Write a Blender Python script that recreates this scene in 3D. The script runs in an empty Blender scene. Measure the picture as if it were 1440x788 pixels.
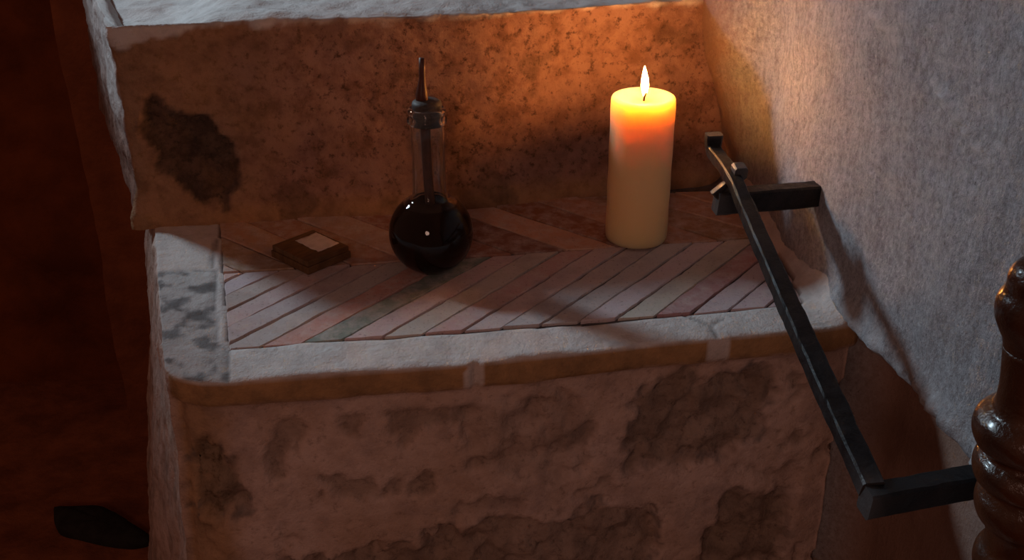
import bpy, bmesh, math, random
import numpy as np
from mathutils import Vector, Matrix, noise

random.seed(7)
SC = bpy.context.scene
COL = SC.collection

# ------------------------------------------------------------------ helpers
def tag(o, label=None, cat=None, group=None, kind=None):
    if label: o['label'] = label
    if cat: o['category'] = cat
    if group: o['group'] = group
    if kind: o['kind'] = kind
    return o

def empty(name, loc):
    o = bpy.data.objects.new(name, None)
    o.empty_display_size = 0.02
    COL.objects.link(o)
    o.location = loc
    return o

def link(name, me, mat, parent=None, loc=None):
    o = bpy.data.objects.new(name, me)
    COL.objects.link(o)
    if mat: me.materials.append(mat)
    if parent: o.parent = parent
    if loc is not None: o.location = loc
    return o

def from_bm(name, bm, mat, parent=None, loc=None, smooth=True):
    me = bpy.data.meshes.new(name)
    bm.normal_update()
    bm.to_mesh(me); bm.free()
    if smooth:
        for p in me.polygons: p.use_smooth = True
    return link(name, me, mat, parent, loc)

def fbm(p, sc, oct=4):
    return noise.fractal(Vector(p) * sc, 0.9, 2.1, oct, noise_basis='PERLIN_ORIGINAL')

def sstep(a, b, x):
    t = min(1.0, max(0.0, (x - a) / (b - a)))
    return t * t * (3 - 2 * t)

def lathe(bm, prof, seg=64, axis_off=(0, 0), close_bottom=True, close_top=True, wob=0.0):
    rings = []
    for r, z in prof:
        ring = []
        for i in range(seg):
            a = 2 * math.pi * i / seg
            rr = r * (1 + wob * math.sin(3 * a + z * 40))
            ring.append(bm.verts.new((axis_off[0] + rr * math.cos(a), axis_off[1] + rr * math.sin(a), z)))
        rings.append(ring)
    for a, b in zip(rings, rings[1:]):
        for i in range(seg):
            j = (i + 1) % seg
            bm.faces.new((a[i], a[j], b[j], b[i]))
    if close_bottom: bm.faces.new(list(reversed(rings[0])))
    if close_top: bm.faces.new(rings[-1])

def catmull(pts, n=8):
    out = []
    P = [pts[0]] + list(pts) + [pts[-1]]
    for i in range(1, len(P) - 2):
        for k in range(n):
            t = k / n
            q = []
            for d in range(len(pts[0])):
                p0, p1, p2, p3 = P[i-1][d], P[i][d], P[i+1][d], P[i+2][d]
                q.append(0.5 * (2*p1 + (p2-p0)*t + (2*p0-5*p1+4*p2-p3)*t*t + (3*p1-p0-3*p2+p3)*t**3))
            out.append(tuple(q))
    out.append(tuple(pts[-1]))
    return out

# the right wall runs from the inner corner A along D towards the viewer
WA = Vector((0.268, 1.308, 0)); WB = Vector((0.322, 0.938, 0))
WD = (WB - WA).normalized(); WN = Vector((WD.y, -WD.x, 0))      # WN points to the stair
if WN.x > 0: WN = -WN
def wall_sdist(p):                 # distance in front of the wall plane
    return (Vector((p[0], p[1], 0)) - WA).dot(WN)
def on_wall(s, z, off=0.0):
    q = WA + WD * s + WN * off
    return Vector((q.x, q.y, z))

# ------------------------------------------------------------------ node helper
class NT:
    def __init__(self, name):
        self.m = bpy.data.materials.new(name); self.m.use_nodes = True
        self.t = self.m.node_tree; self.t.nodes.clear()
        self.out = self.n('ShaderNodeOutputMaterial')
    def n(self, typ, **kw):
        nd = self.t.nodes.new(typ)
        for k, v in kw.items(): setattr(nd, k, v)
        return nd
    def l(self, a, b): self.t.links.new(a, b)
    def principled(self, **kw):
        p = self.n('ShaderNodeBsdfPrincipled')
        for k, v in kw.items(): p.inputs[k].default_value = v
        self.l(p.outputs[0], self.out.inputs[0]); return p
    def coord(self):
        if not hasattr(self, '_c'): self._c = self.n('ShaderNodeTexCoord')
        return self._c.outputs['Object']
    def noise(self, scale, detail=6, rough=0.6, stretch=None, dist=0.0):
        nz = self.n('ShaderNodeTexNoise')
        nz.inputs['Scale'].default_value = scale; nz.inputs['Detail'].default_value = detail
        nz.inputs['Roughness'].default_value = rough; nz.inputs['Distortion'].default_value = dist
        src = self.coord()
        if stretch:
            mp = self.n('ShaderNodeMapping'); mp.inputs['Scale'].default_value = stretch
            self.l(src, mp.inputs[0]); src = mp.outputs[0]
        self.l(src, nz.inputs['Vector']); return nz.outputs['Fac']
    def ramp(self, fac, stops):
        r = self.n('ShaderNodeValToRGB'); e = r.color_ramp.elements
        while len(e) < len(stops): e.new(0.5)
        for el, (p, c) in zip(e, stops):
            el.position = p
            el.color = (c, c, c, 1) if not isinstance(c, tuple) else (*c, 1)
        self.l(fac, r.inputs[0]); return r.outputs[0]
    def mix(self, fac, a, b, mode='MIX'):
        m = self.n('ShaderNodeMix', data_type='RGBA', blend_type=mode)
        for i, v in ((0, fac), (6, a), (7, b)):
            if isinstance(v, (int, float)): m.inputs[i].default_value = v
            elif isinstance(v, tuple): m.inputs[i].default_value = (*v, 1)
            else: self.l(v, m.inputs[i])
        return m.outputs[2]
    def math(self, op, a, b=0.0):
        m = self.n('ShaderNodeMath', operation=op)
        for i, v in ((0, a), (1, b)):
            if isinstance(v, (int, float)): m.inputs[i].default_value = v
            else: self.l(v, m.inputs[i])
        return m.outputs[0]
    def attr(self, name):
        a = self.n('ShaderNodeAttribute', attribute_name=name)
        return a
    def bump(self, height, strength, dist, p, prev=None):
        b = self.n('ShaderNodeBump'); b.inputs['Strength'].default_value = strength
        b.inputs['Distance'].default_value = dist
        self.l(height, b.inputs['Height'])
        if prev is not None: self.l(prev, b.inputs['Normal'])
        if p is not None: self.l(b.outputs[0], p.inputs['Normal'])
        return b.outputs[0]

# ------------------------------------------------------------------ materials
def mat_masonry(name='lime_plaster', k=(1, 1, 1), rough=1.0):
    """old lime plaster: mask.r bare stone, mask.g soot / damp stain, mask.b whitewash, mask.a ochre fired clay band"""
    t = NT(name)
    p = t.principled(**{'Roughness': 0.92, 'Specular IOR Level': 0.15})
    at = t.attr('mask'); sep = t.n('ShaderNodeSeparateColor'); t.l(at.outputs['Color'], sep.inputs[0])
    big = t.noise(7, 5, 0.6); mid = t.noise(34, 6, 0.68); fine = t.noise(240, 4, 0.7); pit = t.noise(110, 5, 0.75)
    plast = t.mix(t.ramp(big, [(0.36, 0.0), (0.64, 1.0)]), (0.42, 0.27, 0.20), (0.50, 0.35, 0.29))
    grey = t.noise(13, 6, 0.7)
    plast = t.mix(t.ramp(mid, [(0.44, 0.0), (0.64, 0.85*rough)]), plast, (0.26, 0.155, 0.105))
    plast = t.mix(t.ramp(grey, [(0.50, 0.0), (0.66, 0.65)]), plast, (0.27, 0.185, 0.16))
    plast = t.mix(1.0, t.mix(t.ramp(pit, [(0.30 + 0.04*rough, 0.9*rough), (0.43 + 0.04*rough, 0.0)]), plast, (0.12, 0.075, 0.05)), k, 'MULTIPLY')
    stone = t.mix(t.ramp(mid, [(0.4, 0.0), (0.62, 1.0)]), (0.21, 0.15, 0.105), (0.095, 0.065, 0.045))
    stone = t.mix(1.0, stone, tuple(min(1, x*0.9) for x in k), 'MULTIPLY')
    stone = t.mix(t.ramp(pit, [(0.35, 1.0), (0.5, 0.0)]), stone, (0.05, 0.033, 0.022))
    wash = t.mix(t.ramp(mid, [(0.42, 0.0), (0.68, 0.6)]), (0.60, 0.575, 0.56), (0.36, 0.34, 0.335))
    wash = t.mix(t.ramp(big, [(0.45, 0.0), (0.72, 0.45)]), wash, (0.52, 0.41, 0.38))
    clay = t.mix(t.ramp(mid, [(0.4, 0.0), (0.65, 1.0)]), (0.38, 0.215, 0.10), (0.24, 0.14, 0.07))
    c = t.mix(at.outputs['Alpha'], plast, clay)
    c = t.mix(sep.outputs[2], c, wash)
    c = t.mix(sep.outputs[0], c, stone)
    c = t.mix(sep.outputs[1], c, t.mix(t.ramp(mid, [(0.4, 0.0), (0.6, 1.0)]), (0.10, 0.10, 0.105), (0.045, 0.04, 0.04)))
    t.l(c, p.inputs['Base Color'])
    b = t.bump(mid, 0.55, 0.006, None)
    b = t.bump(pit, 0.65, 0.0028, None, b)
    t.bump(fine, 0.4, 0.0011, p, b)
    return t.m

def mat_wall():
    t = NT('trowelled_whitewash')
    p = t.principled(**{'Roughness': 0.9, 'Specular IOR Level': 0.2})
    big = t.noise(5, 5, 0.6); mid = t.noise(120, 6, 0.75, (1, 1.0, 0.35)); fine = t.noise(420, 5, 0.75, (1, 1, 0.6))
    pit = t.noise(300, 5, 0.75, (1, 1, 0.8)); grain = t.noise(170, 5, 0.8)
    at = t.attr('mask'); sep = t.n('ShaderNodeSeparateColor'); t.l(at.outputs['Color'], sep.inputs[0])
    c = t.mix(t.ramp(big, [(0.40, 0.0), (0.66, 0.8)]), (0.425, 0.44, 0.475), (0.36, 0.345, 0.36))
    c = t.mix(t.ramp(mid, [(0.44, 0.0), (0.68, 0.7)]), c, (0.235, 0.225, 0.23))
    c = t.mix(t.ramp(grain, [(0.38, 0.6), (0.49, 0.0)]), c, (0.19, 0.182, 0.188))
    c = t.mix(t.ramp(grain, [(0.53, 0.0), (0.66, 0.6)]), c, (0.60, 0.605, 0.64))
    c = t.mix(t.ramp(pit, [(0.30, 0.9), (0.40, 0.0)]), c, (0.09, 0.08, 0.08))
    c = t.mix(sep.outputs[0], c, (0.30, 0.17, 0.12))  # mask.r: brown tint with shade painted into the wall colour
    c = t.mix(sep.outputs[2], c, (0.56, 0.56, 0.58))
    t.l(c, p.inputs['Base Color'])
    b = t.bump(mid, 0.6, 0.0050, None)
    b = t.bump(grain, 0.7, 0.0040, None, b)
    b = t.bump(pit, 0.6, 0.0016, None, b)
    t.bump(fine, 0.5, 0.0010, p, b)
    return t.m

def mat_brick():
    t = NT('clay_brick')
    p = t.principled(**{'Roughness': 0.85, 'Specular IOR Level': 0.25})
    at = t.attr('tint')
    mid = t.noise(60, 6, 0.65); fine = t.noise(300, 4, 0.7); big = t.noise(16, 4, 0.6)
    c = t.mix(t.ramp(mid, [(0.42, 0.0), (0.7, 0.65)]), at.outputs['Color'], (0.52, 0.45, 0.42))
    c = t.mix(t.ramp(big, [(0.5, 0.0), (0.75, 0.6)]), c, (0.25, 0.21, 0.20))
    c = t.mix(t.ramp(fine, [(0.32, 0.6), (0.42, 0.0)]), c, (0.13, 0.09, 0.08))
    t.l(c, p.inputs['Base Color'])
    b = t.bump(mid, 0.4, 0.003, None)
    t.bump(fine, 0.4, 0.0009, p, b)
    return t.m

def mat_simple(name, ca, cb, scale, rough=0.9, bump=0.5, dist=0.004, spec=0.2, metal=0.0, stretch=None):
    t = NT(name)
    p = t.principled(**{'Roughness': rough, 'Specular IOR Level': spec, 'Metallic': metal})
    a = t.noise(scale, 6, 0.65, stretch)
    t.l(t.mix(t.ramp(a, [(0.38, 0.0), (0.64, 1.0)]), ca, cb), p.inputs['Base Color'])
    t.bump(a, bump, dist, p)
    return t.m

def mat_iron():
    t = NT('forged_iron')
    p = t.principled(**{'Metallic': 0.35, 'Specular IOR Level': 0.3})
    a = t.noise(70, 6, 0.7); f = t.noise(400, 3, 0.6)
    geo = t.n('ShaderNodeNewGeometry')
    edge = t.ramp(geo.outputs['Pointiness'], [(0.56, 0.0), (0.66, 1.0)])  # lighter edges: worn metal, with edge highlights painted in
    c = t.mix(t.ramp(a, [(0.4, 0.0), (0.65, 1.0)]), (0.010, 0.010, 0.011), (0.024, 0.022, 0.023))
    c = t.mix(edge, c, (0.11, 0.105, 0.105))
    t.l(c, p.inputs['Base Color'])
    t.l(t.ramp(a, [(0.35, 0.38), (0.65, 0.62)]), p.inputs['Roughness'])
    b = t.bump(a, 0.5, 0.003, None); t.bump(f, 0.25, 0.0006, p, b)
    return t.m

def mat_wax():
    t = NT('ivory_wax')
    p = t.principled(**{'Roughness': 0.42, 'Base Color': (0.86, 0.58, 0.29, 1), 'Subsurface Weight': 1.0,
                        'Subsurface Radius': (1.0, 0.80, 0.42), 'Subsurface Scale': 0.056, 'Specular IOR Level': 0.4})
    t.bump(t.noise(25, 4, 0.5), 0.15, 0.002, p)
    return t.m

def mat_flame():
    t = NT('candle_flame')
    em = t.n('ShaderNodeEmission'); lw = t.n('ShaderNodeLayerWeight'); lw.inputs[0].default_value = 0.35
    sx = t.n('ShaderNodeSeparateXYZ'); t.l(t.coord(), sx.inputs[0])
    core = t.ramp(lw.outputs['Facing'], [(0.0, (1.0, 0.39, 0.095)), (0.6, (1.0, 0.32, 0.055)), (1.0, (1.0, 0.23, 0.015))])
    t.l(core, em.inputs[0])
    st = t.ramp(t.math('MULTIPLY', sx.outputs[2], 1 / 0.034), [(0.0, 0.015), (0.26, 0.08), (0.5, 0.75), (0.7, 1.0), (1.0, 0.8)])
    t.l(t.math('MULTIPLY', st, FLAME), em.inputs[1])
    t.l(em.outputs[0], t.out.inputs[0])
    return t.m

def mat_glass():
    t = NT('clear_glass')
    p = t.principled(**{'Roughness': 0.0, 'Base Color': (0.93, 0.95, 0.93, 1), 'IOR': 1.37, 'Transmission Weight': 1.0})
    return t.m

def mat_liquid():
    t = NT('dark_vinegar')
    p = t.principled(**{'Roughness': 1.0, 'Base Color': (0.020, 0.0068, 0.0025, 1), 'Specular IOR Level': 0.0})
    return t.m

def mat_post():
    t = NT('varnished_dark_wood')
    p = t.principled(**{'Roughness': 0.30, 'Specular IOR Level': 0.45, 'Coat Weight': 0.35, 'Coat Roughness': 0.16})
    a = t.noise(30, 5, 0.6, (1, 1, 0.2))
    t.l(t.mix(t.ramp(a, [(0.4, 0.0), (0.62, 1.0)]), (0.055, 0.017, 0.005), (0.014, 0.005, 0.003)), p.inputs['Base Color'])
    t.bump(t.noise(90, 5, 0.65), 0.45, 0.004, p)
    return t.m

FLAME = 1400.0
M_PL = mat_masonry('lime_plaster', (1.16, 1.24, 1.32), 0.5); M_PLU = mat_masonry('dimmed_rough_plaster', (0.62, 0.53, 0.52)); M_WALL = mat_wall(); M_BR = mat_brick(); M_IRON = mat_iron(); M_WAX = mat_wax()  # front riser tinted brighter, back riser dimmer: uneven light put into colour
M_FLAME = mat_flame(); M_GLASS = mat_glass(); M_LIQ = mat_liquid(); M_POST = mat_post()
M_DARKWALL = mat_simple('brown_pier_plaster', (0.30, 0.090, 0.034), (0.19, 0.056, 0.022), 9, bump=0.6, dist=0.02)  # dark reddish brown plaster of the pier
M_RECESS = mat_simple('dark_recess_plaster', (0.22, 0.056, 0.014), (0.13, 0.032, 0.009), 6, bump=0.6, dist=0.02)  # recess plaster, a darker reddish brown than the pier
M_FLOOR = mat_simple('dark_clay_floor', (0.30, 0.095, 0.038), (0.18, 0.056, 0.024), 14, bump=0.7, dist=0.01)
M_SLATE = mat_simple('dark_slate', (0.030, 0.026, 0.022), (0.018, 0.014, 0.012), 40, bump=0.5, dist=0.003)
M_WICK = mat_simple('charred_wick', (0.03, 0.02, 0.015), (0.01, 0.008, 0.006), 300)
M_BOXW = mat_simple('brown_box_wood', (0.15, 0.078, 0.034), (0.09, 0.046, 0.02), 45, rough=0.6, bump=0.2, dist=0.001, stretch=(1, 5, 1))
M_PAPER = mat_simple('pale_paper', (0.62, 0.53, 0.52), (0.50, 0.41, 0.40), 90, rough=0.8, bump=0.15, dist=0.0006)
M_SPOUT = mat_simple('reddish_spout', (0.09, 0.026, 0.013), (0.05, 0.016, 0.009), 60, rough=0.4, bump=0.1, dist=0.001, spec=0.4)
M_CORK = mat_simple('grey_cork', (0.10, 0.085, 0.075), (0.05, 0.042, 0.038), 120, rough=0.55, bump=0.4, dist=0.001)

# ------------------------------------------------------------------ masonry blocks
def quad_patch(bm, fn, nu, nv, flip=False):
    g = [[bm.verts.new(fn(i / nu, j / nv)) for j in range(nv + 1)] for i in range(nu + 1)]
    for i in range(nu):
        for j in range(nv):
            f = (g[i][j], g[i+1][j], g[i+1][j+1], g[i][j+1])
            bm.faces.new(tuple(reversed(f)) if flip else f)

def smooth_near(bm, test, iters):
    vs = [v for v in bm.verts if test(v.co)]
    for _ in range(iters):
        new = []
        for v in vs:
            s = Vector((0, 0, 0)); n = 0
            for e in v.link_edges:
                s += e.other_vert(v).co; n += 1
            new.append(v.co.lerp(s / n, 0.6))
        for v, c in zip(vs, new): v.co = c

def inpoly(x, y, poly):
    r = False; j = len(poly) - 1
    for i in range(len(poly)):
        xi, yi = poly[i]; xj, yj = poly[j]
        if (yi > y) != (yj > y) and x < (xj - xi) * (y - yi) / (yj - yi) + xi: r = not r
        j = i
    return r

def polydist(x, y, poly):          # signed, negative inside
    d = 1e9; j = len(poly) - 1
    for i in range(len(poly)):
        ax, ay = poly[j]; bx, by = poly[i]
        dx, dy = bx - ax, by - ay
        t = max(0, min(1, ((x-ax)*dx + (y-ay)*dy) / (dx*dx + dy*dy + 1e-12)))
        d = min(d, math.hypot(x - ax - t*dx, y - ay - t*dy)); j = i
    return -d if inpoly(x, y, poly) else d

def stair_block(name, edge, back, ztop, zbot, batter, nu, nv, nz, shade, disp, edge_r, mat=None):
    """edge: front edge polyline left->right (xy); back: back polyline left->right; shade(co,part)->mask rgba, disp(co,part)->metres"""
    def along(poly, t):
        L = [0]
        for a, b in zip(poly, poly[1:]): L.append(L[-1] + math.hypot(b[0]-a[0], b[1]-a[1]))
        d = t * L[-1]
        for k in range(len(poly) - 1):
            if d <= L[k+1] or k == len(poly) - 2:
                s = (d - L[k]) / (L[k+1] - L[k])
                return (poly[k][0] + s*(poly[k+1][0]-poly[k][0]), poly[k][1] + s*(poly[k+1][1]-poly[k][1]))
    bm = bmesh.new()
    def top(u, v):
        a, b = along(edge, u), along(back, u)
        return (a[0] + v*(b[0]-a[0]), a[1] + v*(b[1]-a[1]), ztop)
    def front(u, v):
        a = along(edge, u)
        return (a[0] - batter * v * (1-u)**6 * 0.25, a[1], ztop + v*(zbot-ztop))
    e0, b0 = edge[0], back[0]
    def side(u, v):                # u 0 front .. 1 back
        x = e0[0] + u*(b0[0]-e0[0]); y = e0[1] + u*(b0[1]-e0[1])
        return (x - batter*v*(0.25 + 0.75*min(1, u*3)), y, ztop + v*(zbot-ztop))
    quad_patch(bm, top, nu, nv)
    quad_patch(bm, front, nu, nz, True)
    quad_patch(bm, side, nv, nz)
    e1, b1 = edge[-1], back[-1]
    quad_patch(bm, lambda u, v: (e1[0]+u*(b1[0]-e1[0]), e1[1]+u*(b1[1]-e1[1]), ztop+v*(zbot-ztop)), nv, nz, True)
    bmesh.ops.remove_doubles(bm, verts=bm.verts, dist=1e-5)
    bm.normal_update()
    cnt = {}
    def near(co):
        dz = abs(co.z - ztop)
        # near the top front/left edge or the vertical left corner
        df = min(polyline_dist(co.x, co.y, edge), seg_dist(co.x, co.y, e0, b0))
        dc = math.hypot(co.x - e0[0], co.y - e0[1])
        return (dz < edge_r and df < edge_r) or dc < edge_r * 1.6
    smooth_near(bm, near, 7)
    bm.normal_update()
    masks = []
    moves = []
    for v in bm.verts:
        n = v.normal
        part = 'top' if n.z > 0.75 else ('side' if n.x < -0.72 else 'front')
        masks.append(shade(v.co, part, n)); moves.append(n * disp(v.co, part, n))
    for v, m in zip(bm.verts, moves): v.co += m
    o = from_bm(name, bm, mat or M_PL)
    ca = o.data.color_attributes.new('mask', 'FLOAT_COLOR', 'POINT')
    ca.data.foreach_set('color', np.array(masks, dtype=np.float32).ravel())
    return o

def seg_dist(x, y, a, b):
    dx, dy = b[0]-a[0], b[1]-a[1]
    t = max(0, min(1, ((x-a[0])*dx + (y-a[1])*dy) / (dx*dx+dy*dy)))
    return math.hypot(x-a[0]-t*dx, y-a[1]-t*dy)
def polyline_dist(x, y, poly):
    return min(seg_dist(x, y, a, b) for a, b in zip(poly, poly[1:]))

# --- the tread with brick paving
FRONT = [(-0.319, 0.878), (-0.311, 0.853), (-0.296, 0.838), (-0.272, 0.831), (-0.245, 0.832), (-0.013, 0.868), (0.130, 0.898), (0.303, 0.930), (0.335, 0.940)]
BACK = [(-0.455, 1.30), (-0.034, 1.34), (0.290, 1.42)]
# paved area (xy), counter-clockwise from its front left corner
PAVE = [(-0.262, 0.888), (-0.190, 0.902), (-0.117, 0.908), (-0.045, 0.922), (0.075, 0.936), (0.168, 0.956), (0.235, 0.967), (0.289, 0.9755),
        (0.2915, 1.005), (0.2915, 1.045), (0.275, 1.15), (0.262, 1.32), (-0.034, 1.262), (-0.354, 1.238), (-0.310, 1.068)]
SLAB = [(-0.385, 1.049), (-0.312, 1.052), (-0.278, 0.905), (-0.262, 0.888), (-0.248, 0.835), (-0.300, 0.825), (-0.330, 0.86)]
SEAMS = [((-0.39, 1.049), (-0.312, 1.054)), ((-0.318, 1.06), (-0.330, 1.13)), ((-0.312, 1.052), (-0.278, 0.905)), ((-0.262, 0.888), (-0.250, 0.82)),
         ((0.168, 0.956), (0.190, 0.935)), ((0.190, 0.935), (0.205, 0.948)), ((0.190, 0.935), (0.196, 0.90))]
# riser stones in (x, z)
STONE_R = [(0.113, -0.083), (0.118, -0.066), (0.140, -0.046), (0.166, -0.040), (0.182, -0.050), (0.228, -0.041), (0.258, -0.046), (0.262, -0.085),
           (0.250, -0.115), (0.214, -0.146), (0.176, -0.143), (0.117, -0.150)]
STONE_L = [(-0.300, -0.07), (-0.282, -0.062), (-0.262, -0.075), (-0.252, -0.105), (-0.250, -0.14), (-0.262, -0.155), (-0.300, -0.155)]
STONE_M = [(-0.045, -0.055), (0.010, -0.040), (0.060, -0.042), (0.078, -0.065), (0.075, -0.115), (0.085, -0.145), (0.030, -0.150), (-0.010, -0.135), (-0.04, -0.115)]
STONE_B = [(-0.235, -0.225), (-0.16, -0.214), (-0.06, -0.196), (0.0, -0.188), (0.06, -0.196), (0.09, -0.186), (0.145, -0.20), (0.16, -0.215), (0.14, -0.3), (-0.235, -0.3)]
STONE_C = [(0.228, -0.185), (0.262, -0.190), (0.292, -0.205), (0.30, -0.3), (0.20, -0.3), (0.215, -0.2)]

def tread_shade(co, part, n):
    w = fbm((co.x, co.y, co.z), 22, 4) * 0.010
    st = soot = wash = clay = 0.0
    if part == 'front':
        x, z = co.x, co.z
        jit = fbm((x, z, 1.7), 45, 4) * 0.012
        for poly, k in ((STONE_R, 0.66), (STONE_L, 0.8), (STONE_B, 0.55), (STONE_C, 0.7), (STONE_M, 0.28)):
            d = polydist(x, z, poly) + jit
            st = max(st, k * (1 - sstep(-0.010, 0.006, d + 0.006 * fbm((x, z, 3.1), 110, 3))))
            if k > 0.5: soot = max(soot, 0.62 * (1 - sstep(0.0, 0.0035, abs(d))) * sstep(-0.1, 0.3, fbm((x, z, 5), 30, 2)))
        pt = fbm((x, z, 9.0), 26, 4)
        st = max(st, 0.5 * sstep(0.22, 0.42, pt) * sstep(-0.03, -0.06, z) * sstep(-0.19, -0.15, z) if z < -0.03 else 0)
        clay = 1 - sstep(-0.026, -0.022, z + w * 0.3) if False else sstep(-0.029, -0.024, z + w * 0.25)
        if abs(x - 0.196) < 0.011 or abs(x + 0.034) < 0.008: clay *= 0.1; wash = 0.6 * sstep(-0.03, -0.02, z)
        wash = max(wash, sstep(-0.0045, -0.001, co.z + w * 0.15) * 0.9)
        clay = max(clay, 0.8 * sstep(-0.235, -0.285, x + w * 2))
    elif part == 'side':
        wash = 0.0
        st = 0.35 * sstep(-0.1, 0.3, fbm((co.x*0.3, co.y, co.z*0.3), 60, 3))
    else:
        wash = 1.0
        d = polydist(co.x, co.y, PAVE)
        if d < -0.001:
            wash = 0.0; soot = 0.92
        ds = min(seg_dist(co.x, co.y, a, b) for a, b in SEAMS)
        soot = max(soot, 0.55 * (1 - sstep(0.0008, 0.0030, ds + w * 0.1)))
        if inpoly(co.x, co.y, SLAB):
            soot = max(soot, 0.8 * sstep(-0.25, 0.45, fbm((co.x, co.y, 3.3), 48, 6)), 0.22)
        # the ledge behind the slab is plain plaster
        if co.y > 1.055 and d > 0: wash = 0.8
    return (st, soot, wash, clay)

def tread_disp(co, part, n):
    x, y, z = co
    h = fbm((x, y, z), 9, 4) * 0.0035 + fbm((x, y, z), 60, 3) * 0.0008
    if part == 'top':
        h = fbm((x, y, z), 14, 3) * 0.0012
        d = polydist(x, y, PAVE)
        h -= 0.0030 * (1 - sstep(-0.002, 0.0015, d))
        ds = min(seg_dist(x, y, a, b) for a, b in SEAMS)
        h -= 0.0016 * (1 - sstep(0.0005, 0.003, ds))
        wd = wall_sdist(co)
        h += 0.030 * math.exp(-max(0, wd) / 0.009) * sstep(0.93, 0.98, y)
        return h
    if part == 'side':
        return h * 1.6 + fbm((x*0.3, y, z*0.25), 70, 3) * 0.0022
    # front: nosing stands proud of the riser, stones roughly dressed
    h -= 0.007 * sstep(-0.024, -0.031, z + fbm((x, 0, 0), 20, 2) * 0.002) if z < -0.024 else 0
    jit = fbm((x, z, 1.7), 45, 4) * 0.012
    for poly, dep in ((STONE_R, 0.006), (STONE_L, 0.006), (STONE_M, 0.004), (STONE_B, 0.010), (STONE_C, 0.010)):
        d = polydist(x, z, poly) + jit
        inn = 1 - sstep(-0.006, 0.002, d)
        h += inn * (-dep + fbm((x, z, 4.0), 30, 5) * 0.010)
    h += -0.005 * sstep(0.22, 0.42, fbm((x, z, 9.0), 26, 4)) * (1 if z < -0.05 else 0)
    if abs(x + 0.034) < 0.004 and z > -0.026: h -= 0.005
    return h

tread = stair_block('stair_tread', FRONT, BACK, 0.0, -0.72, 0.105, 190, 112, 168, tread_shade, tread_disp, 0.006)
tag(tread, 'stone stair tread with diagonal brick paving, whitewashed front rim and rough riser', 'stair', kind='structure')

# brick paving: diagonal strips in front, crossing strips behind, each clipped to the paved area
def clip(poly, a, b, c):           # keep a*x+b*y<=c
    out = []
    for i in range(len(poly)):
        p, q = poly[i], poly[(i+1) % len(poly)]
        dp, dq = a*p[0]+b*p[1]-c, a*q[0]+b*q[1]-c
        if dp <= 0: out.append(p)
        if dp * dq < 0:
            t = dp / (dp - dq)
            out.append((p[0]+t*(q[0]-p[0]), p[1]+t*(q[1]-p[1])))
    return out

def clip_outline(strip):           # paved area is nearly convex: clip by its supporting edges that matter
    out = strip
    for a, b in CLIPS:
        nx, ny = b[1]-a[1], -(b[0]-a[0])
        L = math.hypot(nx, ny); nx /= L; ny /= L
        out = clip(out, nx, ny, nx*a[0] + ny*a[1])
        if len(out) < 3: return []
    return out

CLIPS_ALL = [((-0.262, 0.889), (0.300, 0.9775)), ((0.292, 0.96), (0.292, 1.08)), ((0.292, 1.08), (0.268, 1.32)), ((0.262, 1.30), (-0.034, 1.245)), ((-0.034, 1.245), (-0.44, 1.205)),
             ((-0.36, 1.26), (-0.262, 0.889))]
def inset(poly, g):
    out = poly
    n = len(poly)
    for i in range(n):
        a, b = poly[i], poly[(i+1) % n]
        nx, ny = b[1]-a[1], -(b[0]-a[0]); L = math.hypot(nx, ny)
        if L < 1e-6: continue
        nx /= L; ny /= L
        out = clip(out, nx, ny, nx*a[0]+ny*a[1]-g)
        if len(out) < 3: return []
    return out

def area(p): return 0.5 * sum(p[i][0]*p[(i+1) % len(p)][1] - p[(i+1) % len(p)][0]*p[i][1] for i in range(len(p)))

bm = bmesh.new(); tints = []
lay = bm.verts.layers.float_color.new('tint')
def add_brick(poly, col, lift):
    poly = [p for i, p in enumerate(poly) if math.hypot(p[0]-poly[i-1][0], p[1]-poly[i-1][1]) > 1e-4]
    if len(poly) < 3 or abs(area(poly)) < 4e-5: return
    if area(poly) < 0: poly.reverse()
    tilt = (random.uniform(-.012, .012), random.uniform(-.012, .012))
    cx = sum(p[0] for p in poly)/len(poly); cy = sum(p[1] for p in poly)/len(poly)
    def zt(p): return lift + tilt[0]*(p[0]-cx) + tilt[1]*(p[1]-cy)
    # subdivide outline so that the arrises can wander
    ring = []
    for i in range(len(poly)):
        a, b = poly[i], poly[(i+1) % len(poly)]
        L = math.hypot(b[0]-a[0], b[1]-a[1]); k = max(1, int(L/0.008))
        for j in range(k):
            t = j/k; p = (a[0]+t*(b[0]-a[0]), a[1]+t*(b[1]-a[1]))
            w = 0.0011
            ring.append((p[0] + fbm((p[0], p[1], cx*9), 70, 3)*w, p[1] + fbm((p[1], p[0], cy*7), 70, 3)*w))
    def scl(p, g):
        d = math.hypot(p[0]-cx, p[1]-cy); return (p[0]-(p[0]-cx)/d*g, p[1]-(p[1]-cy)/d*g)
    lo = [bm.verts.new((p[0], p[1], -0.012)) for p in ring]
    md = [bm.verts.new((p[0], p[1], zt(p)-0.0012)) for p in ring]
    hi = []
    for p in ring:
        q = scl(p, 0.0012); hi.append(bm.verts.new((q[0], q[1], zt(q))))
    for v in lo + md + hi: v[lay] = (*col, 1)
    n = len(ring)
    for r0, r1 in ((lo, md), (md, hi)):
        for i in range(n): bm.faces.new((r0[i], r0[(i+1) % n], r1[(i+1) % n], r1[i]))
    bm.faces.new(hi); bm.faces.new(list(reversed(lo)))

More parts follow.
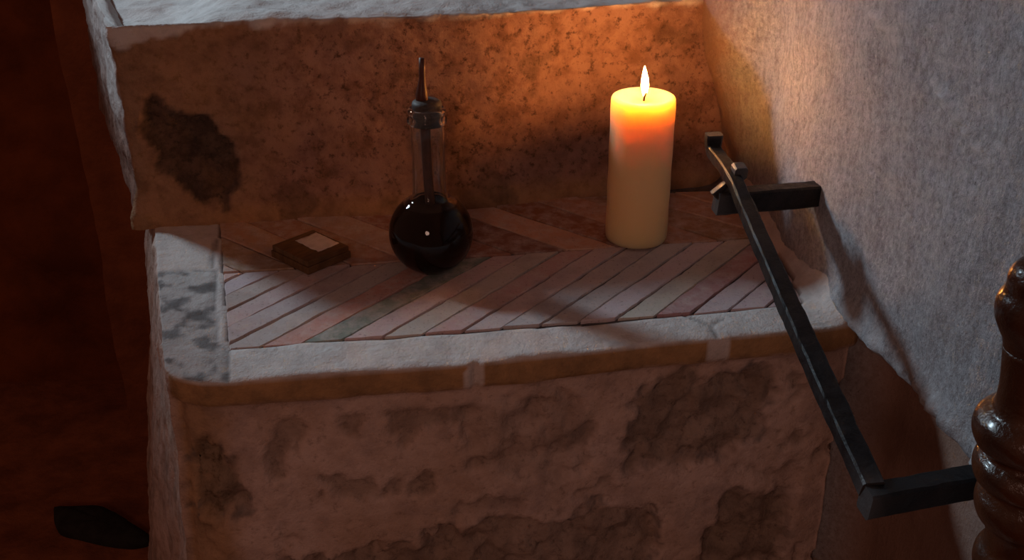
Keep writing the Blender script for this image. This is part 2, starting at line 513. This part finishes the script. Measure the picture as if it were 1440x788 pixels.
# mid line where the two directions meet
M0 = Vector((-0.31, 1.045)); M1 = Vector((0.30, 1.140)); MD = (M1-M0).normalized(); MNn = Vector((-MD.y, MD.x))
PALETTE_F = [(0.46, 0.38, 0.355), (0.48, 0.42, 0.40), (0.45, 0.37, 0.34), (0.50, 0.44, 0.42), (0.44, 0.34, 0.325)]
PALETTE_B = [(0.34, 0.19, 0.12), (0.40, 0.24, 0.16), (0.30, 0.15, 0.09), (0.27, 0.13, 0.08), (0.42, 0.27, 0.18)]
def strips(direction, width, origin, side, palette, special):
    d = Vector((math.cos(direction), math.sin(direction))); nrm = Vector((-d.y, d.x))
    for k in range(-24, 25):
        a = origin + nrm * (k * width)
        q = [a - d*0.9, a + d*0.9, a + d*0.9 + nrm*width, a - d*0.9 + nrm*width]
        poly = [(v.x, v.y) for v in q]
        if area(poly) < 0: poly.reverse()
        for e in CLIPS_ALL:
            nx, ny = e[1][1]-e[0][1], -(e[1][0]-e[0][0]); L = math.hypot(nx, ny); nx /= L; ny /= L
            poly = clip(poly, nx, ny, nx*e[0][0]+ny*e[0][1])
            if len(poly) < 3: break
        if len(poly) < 3: continue
        c = MNn.dot(M0)
        poly = clip(poly, side*MNn.x, side*MNn.y, side*c)
        if len(poly) < 3: continue
        poly = inset(poly, 0.0013)
        if len(poly) < 3: continue
        col = special.get(k, random.choice(palette))
        col = tuple(min(1, x * random.uniform(0.9, 1.1)) for x in col)
        add_brick(poly, col, random.uniform(-0.0004, 0.0007))
strips(math.radians(53), 0.0262, Vector((-0.010, 0.930)), 1, PALETTE_F, {5: (0.45, 0.24, 0.23), 4: (0.19, 0.20, 0.19), -5: (0.38, 0.21, 0.21)})
strips(math.radians(-39), 0.043, Vector((0.110, 1.117)), -1, PALETTE_B, {0: (0.22, 0.105, 0.065), -1: (0.46, 0.31, 0.22), -2: (0.22, 0.11, 0.07)})
from_bm('brick_paving', bm, M_BR, tread, smooth=False)

# --- the upper step
UF = [(-0.428, 1.174), (-0.300, 1.196), (-0.034, 1.232), (0.096, 1.272), (0.268, 1.318), (0.30, 1.325)]
UB = [(-0.62, 1.62), (-0.034, 1.66), (0.24, 1.74)]
USTONE = [(-0.405, 0.150), (-0.385, 0.146), (-0.360, 0.128), (-0.330, 0.118), (-0.312, 0.085), (-0.305, 0.030), (-0.345, 0.022), (-0.385, 0.045), (-0.412, 0.10)]
def upper_shade(co, part, n):
    x, y, z = co
    st = soot = wash = clay = 0.0
    if part == 'top': wash = 1.0
    elif part == 'front':
        jit = fbm((x, z, 2.2), 40, 4) * 0.014
        d = polydist(x, z, USTONE) + jit
        st = (1 - sstep(-0.004, 0.004, d))
        st = max(st, 0.5 * sstep(0.40, 0.6, fbm((x, z, 7.7), 14, 4)))
        lip = 0.224 - 0.016 * sstep(-0.32, -0.42, x) + fbm((x, z, 8), 35, 4) * 0.007
        wash = sstep(lip - 0.003, lip + 0.003, z)
        clay = 0.55 * sstep(-0.2, -0.36, x + fbm((x, z, 6), 12, 3)*0.06)
        clay = max(clay, 0.7 * sstep(0.035, 0.01, z + fbm((x, z, 12), 20, 3) * 0.012))
    else: wash = 0.75 * sstep(0.08, 0.16, z + fbm((x, y, z), 15, 3) * 0.04)
    return (st, soot, wash, clay)
def upper_disp(co, part, n):
    x, y, z = co
    h = fbm((x, y, z), 7, 4) * 0.006 + fbm((x, y, z), 40, 4) * 0.0022 + fbm((x, y, z), 120, 2) * 0.0007
    if part == 'front':
        d = polydist(x, z, USTONE) + fbm((x, z, 2.2), 40, 4) * 0.014
        h += (1 - sstep(-0.006, 0.002, d)) * (-0.006 + fbm((x, z, 4.0), 30, 5) * 0.008)
        h += 0.016 * sstep(0.06, 0.0, z)           # the riser runs out into a soft foot
        h += 0.004 * sstep(0.19, 0.22, z)
    if n.z > 0.5: h -= 0.032 * sstep(-0.31, -0.43, x)
    if part == 'side': h = h * 0.6 + fbm((x, y*0.3, z), 30, 4) * 0.003
    return h
upper = stair_block('stair_step', UF, UB, 0.230, -0.004, 0.0, 190, 96, 75, upper_shade, upper_disp, 0.016, M_PLU)
tag(upper, 'upper stone stair step with rough plaster riser behind the bottle and candle', 'stair', kind='structure')

# --- the landing at the foot of the tread (below the picture)
def plain(co, part, n): return (0.1, 0.1, 0.25, 0.2)
def plain_d(co, part, n): return fbm(co, 10, 4) * 0.004
landing = stair_block('stair_landing', [(-0.27, 0.36), (0.40, 0.46)], [(-0.29, 0.87), (0.36, 0.98)], -0.31, -0.72, 0.02, 60, 40, 40, plain, plain_d, 0.01)
tag(landing, 'lower stone landing at the foot of the brick paved tread', 'stair', kind='structure')

# ------------------------------------------------------------------ right wall
bm = bmesh.new()
S0, S1, Z0, Z1 = -0.75, 1.15, -0.72, 0.85
NU, NV = 330, 275
quad_patch(bm, lambda u, v: on_wall(S0 + u*(S1-S0), Z0 + v*(Z1-Z0)), NU, NV)
SCAR = [(0.329, 0.2935), (0.424, 0.272), (0.505, 0.240), (0.586, 0.213), (0.66, 0.17)]
masks = []
for v in bm.verts:
    s = (Vector((v.co.x, v.co.y, 0)) - WA).dot(WD); z = v.co.z
    p = (s, z, 0.3)
    h = fbm(p, 4, 4) * 0.010 + fbm((s, z*0.4, 2.0), 26, 4) * 0.0022 + fbm(p, 90, 3) * 0.0009
    # below the level of the tread the plaster is undercut
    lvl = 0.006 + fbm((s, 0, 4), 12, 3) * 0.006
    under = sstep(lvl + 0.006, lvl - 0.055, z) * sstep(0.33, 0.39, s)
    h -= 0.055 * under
    ridge = math.exp(-((z - lvl - 0.010) / 0.012)**2) * sstep(0.30, 0.40, s)
    h += 0.009 * ridge * (1 + 0.8 * fbm(p, 45, 3))
    # trowel scar running down the wall
    dsc = polyline_dist(s, z, SCAR) + 0.004 * fbm((s, z, 8), 30, 3)
    scar = (1 - sstep(0.0, 0.004, dsc)) * sstep(-0.25, 0.1, fbm((s, z, 6), 18, 2))
    h += 0.0042 * scar
    h += 0.055 * sstep(0.125, -0.03, s) * sstep(0.03, 0.23, z)     # thick plaster rounds off the corner
    v.co += WN * h
    warm_shade = 0.9 * sstep(0.07, 0.0, s + 0.015 * fbm(p, 30, 3)) + 0.95 * under * sstep(0.90, 0.45, s) + 0.25 * sstep(0.60, 0.85, s + fbm(p, 5, 3) * 0.2) * sstep(0.1, 0.3, z)  # shade of corner and undercut, dimmer upper near end, painted as brown tint
    masks.append((min(1, warm_shade), 0, max(0.9 * scar, 0.7 * ridge * sstep(-0.2, 0.25, fbm(p, 40, 3))), 0))
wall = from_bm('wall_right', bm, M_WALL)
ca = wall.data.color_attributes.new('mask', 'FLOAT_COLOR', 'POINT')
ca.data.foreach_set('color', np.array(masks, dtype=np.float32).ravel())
sol = wall.modifiers.new('thick', 'SOLIDIFY'); sol.thickness = 0.12; sol.offset = -1 if wall.data.polygons[0].normal.dot(WN) > 0 else 1
tag(wall, 'rough grey whitewashed wall on the right of the stair', 'wall', kind='structure')

# ------------------------------------------------------------------ dark passage on the left
def rough_panel(name, fn, nu, nv, mat, amp, n, label, cat):
    bm = bmesh.new(); quad_patch(bm, fn, nu, nv)
    for v in bm.verts:
        v.co += Vector(n) * (fbm(v.co, 5, 4) * amp)
    o = from_bm(name, bm, mat)
    tag(o, label, cat, kind='structure'); return o
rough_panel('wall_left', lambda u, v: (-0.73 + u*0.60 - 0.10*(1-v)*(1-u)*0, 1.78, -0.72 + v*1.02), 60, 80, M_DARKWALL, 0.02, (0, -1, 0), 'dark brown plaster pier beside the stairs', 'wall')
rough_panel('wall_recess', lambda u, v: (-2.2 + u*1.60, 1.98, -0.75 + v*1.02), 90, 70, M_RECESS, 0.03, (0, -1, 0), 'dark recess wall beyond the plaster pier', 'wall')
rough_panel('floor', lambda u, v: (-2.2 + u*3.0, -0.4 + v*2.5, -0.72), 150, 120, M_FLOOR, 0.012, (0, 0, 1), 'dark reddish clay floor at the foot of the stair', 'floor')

# a low dark stone on the passage floor
bm = bmesh.new()
outl = [(-0.793, 1.540), (-0.723, 1.542), (-0.681, 1.524), (-0.633, 1.488), (-0.600, 1.460), (-0.629, 1.446), (-0.698, 1.458), (-0.765, 1.486)]
cx = sum(p[0] for p in outl)/8; cy = sum(p[1] for p in outl)/8
ol = [(a[0]-cx, a[1]-cy) for a in catmull(outl + [outl[0]], 6)[:-1]]
rings = []
for k, (sc, z) in enumerate(((0.96, -0.012), (1.0, 0.006), (0.97, 0.014), (0.86, 0.019), (0.5, 0.022), (0.12, 0.022))):
    rings.append([bm.verts.new((x*sc, y*sc, z + 0.003*fbm((x, y, k), 20, 3))) for x, y in ol])
for a, b in zip(rings, rings[1:]):
    for i in range(len(a)): bm.faces.new((a[i], b[i], b[(i+1) % len(a)], a[(i+1) % len(a)]))
bm.faces.new(rings[-1]); bm.faces.new(list(reversed(rings[0])))
bmesh.ops.recalc_face_normals(bm, faces=bm.faces)
st = from_bm('flat_stone', bm, M_SLATE, loc=(cx, cy, -0.712))
tag(st, 'flat dark pointed stone lying on the shadowy passage floor left of the stair', 'stone')

# ------------------------------------------------------------------ candle
CP = Vector((0.1385, 1.134, 0.0012))
can = empty('pillar_candle', CP)
tag(can, 'thick ivory pillar candle burning with one flame, on the brick paving', 'candle')
R, H = 0.0342, 0.1635
bm = bmesh.new()
prof = [(R-0.0028, 0.0), (R-0.0012, 0.0008), (R-0.0003, 0.0025), (R, 0.006)]
prof += [(R + 0.0002*math.sin(k*0.9), 0.006 + (H-0.012)*k/24) for k in range(1, 24)]
prof += [(R, H-0.006), (R-0.0003, H-0.003), (R-0.0012, H-0.0010), (R-0.0030, H), (R-0.0055, H-0.0006), (R-0.010, H-0.0022), (R-0.018, H-0.0036), (0.008, H-0.0042), (0.002, H-0.0040)]
lathe(bm, prof, 96)
body = from_bm('wax_body', bm, M_WAX, can)
bm = bmesh.new()
wp = [(0, -0.0035, H-0.007), (0.0, -0.0045, H-0.002), (0.0004, -0.0060, H+0.0015), (0.0016, -0.0072, H+0.0052)]
def tube(bm, pts, rad, seg=10):
    rings = []
    for i, p in enumerate(pts):
        p = Vector(p); a = Vector(pts[max(0, i-1)]); b = Vector(pts[min(len(pts)-1, i+1)])
        t = (b-a).normalized(); x = t.orthogonal().normalized(); y = t.cross(x)
        r = rad[i] if isinstance(rad, (list, tuple)) else rad
        rings.append([bm.verts.new(p + x*math.cos(2*math.pi*k/seg)*r + y*math.sin(2*math.pi*k/seg)*r) for k in range(seg)])
    # keep rings aligned
    for a, b in zip(rings, rings[1:]):
        off = min(range(seg), key=lambda o: sum((a[k].co - b[(k+o) % seg].co).length for k in range(0, seg, 3)))
        bb = [b[(k+off) % seg] for k in range(seg)]; b[:] = bb
        for k in range(seg): bm.faces.new((a[k], a[(k+1) % seg], b[(k+1) % seg], b[k]))
    bm.faces.new(list(reversed(rings[0]))); bm.faces.new(rings[-1])
tube(bm, catmull(wp, 5), 0.0011)
from_bm('wick', bm, M_WICK, can)
bm = bmesh.new()
fl = [(0.0004, 0.0), (0.0016, 0.0012), (0.0028, 0.0045), (0.0038, 0.009), (0.0041, 0.013), (0.0037, 0.018), (0.0028, 0.023), (0.0016, 0.028), (0.0006, 0.0315), (0.0001, 0.033)]
lathe(bm, catmull(fl, 4), 32)
for v in bm.verts: v.co.x += -0.0015 * (v.co.z/0.033)**2
flame = from_bm('flame', bm, M_FLAME, can, loc=(0.0006, -0.0022, H - 0.0005))
flame['label'] = 'glowing yellow flame'

# ------------------------------------------------------------------ bottle
BP = Vector((-0.0842, 1.058, 0.0012))
bot = empty('glass_bottle', BP)
tag(bot, 'round bellied long necked glass bottle of dark liquid with slim pourer', 'bottle')
RB, ZB = 0.0440, 0.0405
outer = [(0.016, 0.0006), (0.019, 0.0)]
a0 = math.asin(0.021/RB)
for k in range(0, 33):
    a = a0 + (math.pi - a0 - math.asin(0.0195/RB)) * k/32
    outer.append((RB*math.sin(a), ZB - RB*math.cos(a)))
zt = outer[-1][1]
outer += [(0.0178, zt+0.004), (0.0170, zt+0.010), (0.0168, 0.11), (0.0168, 0.14), (0.0168, 0.158), (0.0180, 0.1595), (0.0198, 0.161), (0.0202, 0.1635), (0.0196, 0.166), (0.0176, 0.1675), (0.0172, 0.169),
          (0.0186, 0.1702), (0.0190, 0.172), (0.0186, 0.1742), (0.0168, 0.1755), (0.0150, 0.1757)]
ib = RB - 0.0022
inner = [(0.0138, 0.1745), (0.0146, 0.172), (0.0148, 0.158), (0.0148, 0.11), (0.0150, zt+0.008)]
cut = math.asin(0.0172/ib)
for k in range(0, 33):
    a = math.pi - cut - (math.pi - cut - math.asin(0.012/ib)) * k/32
    inner.append((ib*math.sin(a), ZB - ib*math.cos(a)))
bm = bmesh.new()
lathe(bm, outer + inner, 96, close_bottom=True, close_top=True)
gl = from_bm('glass_flask', bm, M_GLASS, bot)
# liquid fills the belly to the foot of the neck, just inside the glass
il = ib + 0.0004; ztop = 0.0730
lq = [(0.006, ZB - il*math.cos(math.asin(0.012/il)))]
aend = math.pi - math.acos(max(-1, min(1, (ztop-ZB)/il)))
a_s = math.asin(0.012/il)
for k in range(0, 33):
    a = a_s + (aend - a_s) * k/32
    lq.append((il*math.sin(a), ZB - il*math.cos(a)))
lq += [(lq[-1][0]-0.001, ztop-0.0002), (0.004, ztop-0.0004)]
bm = bmesh.new(); lathe(bm, lq, 80)
lo = from_bm('liquid', bm, M_LIQ, bot); lo['label'] = 'dark brown liquid'
bm = bmesh.new()
lathe(bm, [(0.0128, 0.160), (0.0134, 0.163), (0.0137, 0.1735), (0.0146, 0.1768), (0.0150, 0.1790), (0.0142, 0.1815), (0.0110, 0.1835), (0.0060, 0.1842)], 48, wob=0.02)
from_bm('stopper', bm, M_CORK, bot)
bm = bmesh.new()
sp = [(-0.0045, 0, 0.1815), (-0.0044, 0, 0.1850), (-0.0043, 0, 0.190), (-0.0040, 0, 0.196), (-0.0034, 0, 0.204), (-0.0030, 0, 0.214), (-0.0028, 0, 0.2255)]
tube(bm, sp, [0.0056, 0.0062, 0.0058, 0.0046, 0.0032, 0.0030, 0.0028], 20)
from_bm('spout', bm, M_SPOUT, bot)
bm = bmesh.new()
tube(bm, catmull([(-0.0020, 0, 0.1600), (-0.0018, 0, 0.130), (-0.0010, 0, 0.100), (0.0002, 0.0005, 0.0732)], 5), 0.0050, 20)
from_bm('pourer_tube', bm, M_SPOUT, bot)

# ------------------------------------------------------------------ small box with a label
bx = empty('small_box', (-0.2160, 1.082, 0.0012)); bx.rotation_euler = (0, 0, math.radians(47))
tag(bx, 'small flat brown box with a pale paper label on its lid, left of the bottle', 'box')
def bev_box(bm, sx, sy, z0, z1, r, cx=0, cy=0):
    res = bmesh.ops.create_cube(bm, size=1)
    vs = res['verts']
    for v in vs: v.co = Vector((v.co.x*sx + cx, v.co.y*sy + cy, z0 + (v.co.z+0.5)*(z1-z0)))
    es = list({e for v in vs for e in v.link_edges})
    bmesh.ops.bevel(bm, geom=es, offset=r, segments=3, affect='EDGES', profile=0.5)
bm = bmesh.new(); bev_box(bm, 0.0575, 0.0640, 0, 0.0080, 0.0008); from_bm('box_body', bm, M_BOXW, bx, smooth=False)
bm = bmesh.new(); bev_box(bm, 0.0550, 0.0615, 0.0080, 0.0142, 0.0010); from_bm('box_lid', bm, M_BOXW, bx, smooth=False)
bm = bmesh.new()
NXL, NYL = 16, 12
lw, lh = 0.0285, 0.040
def lab(u, v):
    x = (u-0.5)*lw; y = (v-0.5)*lh
    ex = 0.0012*fbm((x, y, 3), 160, 3)
    return (x + ex*abs(u-0.5)*2, y + ex*abs(v-0.5)*2, 0.01475 + 0.0012*max(0, u-0.7) + 0.0006*fbm((x, y, 1), 60, 2))
quad_patch(bm, lab, NXL, NYL)
lb = from_bm('paper_label', bm, M_PAPER, bx, loc=(0.0095, 0.0005, 0)); lb['label'] = 'pale pinkish paper label'
so = lb.modifiers.new('t', 'SOLIDIFY'); so.thickness = 0.0003

# ------------------------------------------------------------------ iron handrail
def bar(bm, pts, wid, hei, nrm, r=0.0016):
    """forged flat bar: rectangular section swept along pts; nrm is the direction of 'wid'"""
    rings = []
    nrm = Vector(nrm).normalized()
    for i, p in enumerate(pts):
        p = Vector(p); a = Vector(pts[max(0, i-1)]); b = Vector(pts[min(len(pts)-1, i+1)])
        t = (b-a).normalized(); y = t.cross(nrm).normalized(); x = nrm
        w = (wid[i] if isinstance(wid, (list, tuple)) else wid)/2; h = (hei[i] if isinstance(hei, (list, tuple)) else hei)/2
        q = 0.00035
        sec = []
        for sx, sy in ((1, 1), (-1, 1), (-1, -1), (1, -1)):
            for dx, dy in (((1, 0), (0, 1)) if sx*sy < 0 else ((0, 1), (1, 0))):
                sec.append((sx*(w - r*dx), sy*(h - r*dy)))
        rings.append([bm.verts.new(p + x*(sx + q*fbm((p.x+k, p.y, p.z), 60, 2)*2) + y*(sy + q*fbm((p.x, p.y+k, p.z), 60, 2)*2)) for k, (sx, sy) in enumerate(sec)])
    n = len(rings[0])
    for a, b in zip(rings, rings[1:]):
        for k in range(n): bm.faces.new((a[k], a[(k+1) % n], b[(k+1) % n], b[k]))
    bm.faces.new(list(reversed(rings[0]))); bm.faces.new(rings[-1])
    bmesh.ops.recalc_face_normals(bm, faces=bm.faces)

def rail_pt(s, z, off): return on_wall(s, z, off)
rail = empty('iron_handrail', on_wall(0.45, 0.05, 0.0))
tag(rail, 'black forged iron handrail slanting down beside the right wall on two brackets', 'handrail')
def rl(p): return tuple(Vector(p) - rail.location)
OFF = 0.100
def dens(pts, step=0.006):
    out = [pts[0]]
    for a, b in zip(pts, pts[1:]):
        L = (Vector(b)-Vector(a)).length; k = max(1, int(L/step))
        for j in range(1, k+1): out.append(tuple(Vector(a).lerp(Vector(b), j/k)))
    return out
# sloping bar in the plane parallel to the wall (s along the wall, z up)
S_TOP, S_END = 0.2585, 0.672
path = [(0.2321, 0.1475), (0.2362, 0.1315), (0.2782, 0.1280), (0.3100, 0.1225), (0.3300, 0.1160), (0.4442, 0.0795), (0.5486, 0.0475), (0.6450, 0.0200)]
pts = [tuple(rail_pt(s, z, OFF)) for s, z in path]
pts = dens(catmull([rl(p) for p in pts], 6), 0.006)
n = len(pts)
wid = [0.0135 + 0.0030*(1 - sstep(0.0, 0.10, i/n)) + 0.0035*sstep(0.2, 0.8, i/n) for i in range(n)]
hei = [0.0125 + 0.0025*sstep(0.2, 0.7, i/n) for i in range(n)]
bm = bmesh.new(); bar(bm, pts, wid, hei, WN)
from_bm('sloping_bar', bm, M_IRON, rail, smooth=False)
# lug on the bend
bm = bmesh.new()
bar(bm, [rl(rail_pt(0.290, 0.1330, OFF - 0.006)), rl(rail_pt(0.302, 0.1310, OFF - 0.006))], 0.013, 0.013, WN, 0.002)
from_bm('lug', bm, M_IRON, rail, smooth=False)
# brackets: out of the wall; the upper one curls up at its free end
def bracket(s0, z0, s1, z1, out, hei, wid, curl):
    def q(t, dz=0): return rl(on_wall(s0 + (s1-s0)*t, z0 + (z1-z0)*t + dz, out*t))
    P = [q(-0.2), q(0.2), q(0.9)]
    P += [q(1.0)]
    bm = bmesh.new(); bar(bm, dens(P, 0.006), wid, hei, WD, 0.0018)
    br = from_bm('wall_bracket', bm, M_IRON, rail, smooth=False)
    if curl:                      # the free end is beaten up into a low lip
        bm = bmesh.new()
        bar(bm, dens([q(0.925, hei*0.42), q(0.965, hei*0.50), q(0.992, hei*0.66)], 0.002), 0.0075, wid*0.9, WD, 0.0012)
        from_bm('bracket_lip', bm, M_IRON, br, smooth=False)
    return br
bracket(0.276, 0.0945, 0.300, 0.1030, 0.116, 0.0225, 0.018, True)
bracket(0.629, 0.0060, 0.652, 0.0150, 0.108, 0.0210, 0.019, False)

# ------------------------------------------------------------------ turned post in the right foreground
PY = 0.48
post = empty('turned_post', (0.341, PY, -0.278))
post.rotation_euler = (0, -math.radians(8.5), 0)
tag(post, 'dark varnished turned wooden post in the right foreground before the wall', 'post')
prof = [(0.030, -0.0325), (0.031, -0.02), (0.030, -0.008), (0.028, 0.0), (0.030, 0.02), (0.028, 0.06), (0.020, 0.08), (0.018, 0.16), (0.020, 0.25), (0.024, 0.27), (0.027, 0.285), (0.024, 0.30), (0.021, 0.31), (0.021, 0.33), (0.026, 0.345), (0.029, 0.358),
        (0.027, 0.372), (0.0235, 0.379), (0.0265, 0.387), (0.0255, 0.395), (0.0215, 0.402), (0.0210, 0.410), (0.0220, 0.416), (0.0255, 0.421), (0.0275, 0.428), (0.0270, 0.435), (0.0240, 0.440), (0.0235, 0.443), (0.0275, 0.447), (0.0290, 0.454), (0.0272, 0.460), (0.0235, 0.463), (0.0232, 0.466), (0.0275, 0.470), (0.0298, 0.477), (0.0285, 0.484), (0.0245, 0.488), (0.0205, 0.491), (0.0188, 0.498), (0.0178, 0.509), (0.0175, 0.528)]
ftop = [(0.0175, 0.528), (0.0182, 0.533), (0.0200, 0.538), (0.0222, 0.546), (0.0215, 0.554), (0.0180, 0.560), (0.0172, 0.564), (0.0165, 0.568), (0.0125, 0.5735), (0.0045, 0.5755)]
def ropes(bm):                    # the beads are carved with a slow spiral
    for v in bm.verts:
        r = math.hypot(v.co.x, v.co.y)
        if r > 0.019 and 0.30 < v.co.z < 0.50:
            a = math.atan2(v.co.y, v.co.x)
            k = 1 + 0.018*math.sin(5*a + v.co.z*210)
            v.co.x *= k; v.co.y *= k
bm = bmesh.new(); lathe(bm, catmull(prof, 5), 90); ropes(bm); from_bm('turned_shaft', bm, M_POST, post)
bm = bmesh.new(); lathe(bm, catmull(ftop, 5), 72); from_bm('finial', bm, M_POST, post)

# ------------------------------------------------------------------ light
def aim(o, target):
    d = Vector(target) - o.location
    o.rotation_euler = d.to_track_quat('-Z', 'Y').to_euler()
LD = Vector((0.81, -0.585, -0.60)).normalized()
ctr = Vector((0.02, 1.02, 0.07))
l = bpy.data.lights.new('window_daylight', 'SPOT')
l.energy = 114; l.color = (0.66, 0.86, 1.0); l.shadow_soft_size = 0.13
l.spot_size = math.radians(27); l.spot_blend = 0.55
o = bpy.data.objects.new('window_daylight', l); COL.objects.link(o)
o.location = ctr - LD * 2.3; aim(o, ctr + Vector((0.08, 0, 0)))
l = bpy.data.lights.new('room_lamp', 'AREA'); l.shape = 'DISK'; l.size = 0.40
l.energy = 4.2; l.color = (1.0, 0.57, 0.44)
o = bpy.data.objects.new('room_lamp', l); COL.objects.link(o)
o.location = (-0.30, -0.95, 0.84); aim(o, (0, 1.0, 0))

w = bpy.data.worlds.new('dim_room'); SC.world = w; w.use_nodes = True
bg = w.node_tree.nodes['Background']; bg.inputs[0].default_value = (1.0, 0.45, 0.32, 1); bg.inputs[1].default_value = 0.085

# ------------------------------------------------------------------ camera
cam = bpy.data.cameras.new('camera'); cam.sensor_width = 36; cam.lens = 1570/1440*36; cam.clip_start = 0.02
co = bpy.data.objects.new('camera', cam); COL.objects.link(co)
co.location = (0, 0, 0.525); co.rotation_euler = (math.radians(90-27), 0, 0)
SC.camera = co

SC.view_settings.view_transform = 'Standard'; SC.view_settings.look = 'None'
SC.view_settings.exposure = 0; SC.view_settings.gamma = 1; SC.view_settings.use_curve_mapping = False
SC.cycles.use_denoising = True
SC.cycles.max_bounces = 16; SC.cycles.transmission_bounces = 14; SC.cycles.diffuse_bounces = 4
SC.cycles.sample_clamp_indirect = 4; SC.cycles.caustics_reflective = False; SC.cycles.blur_glossy = 0.6
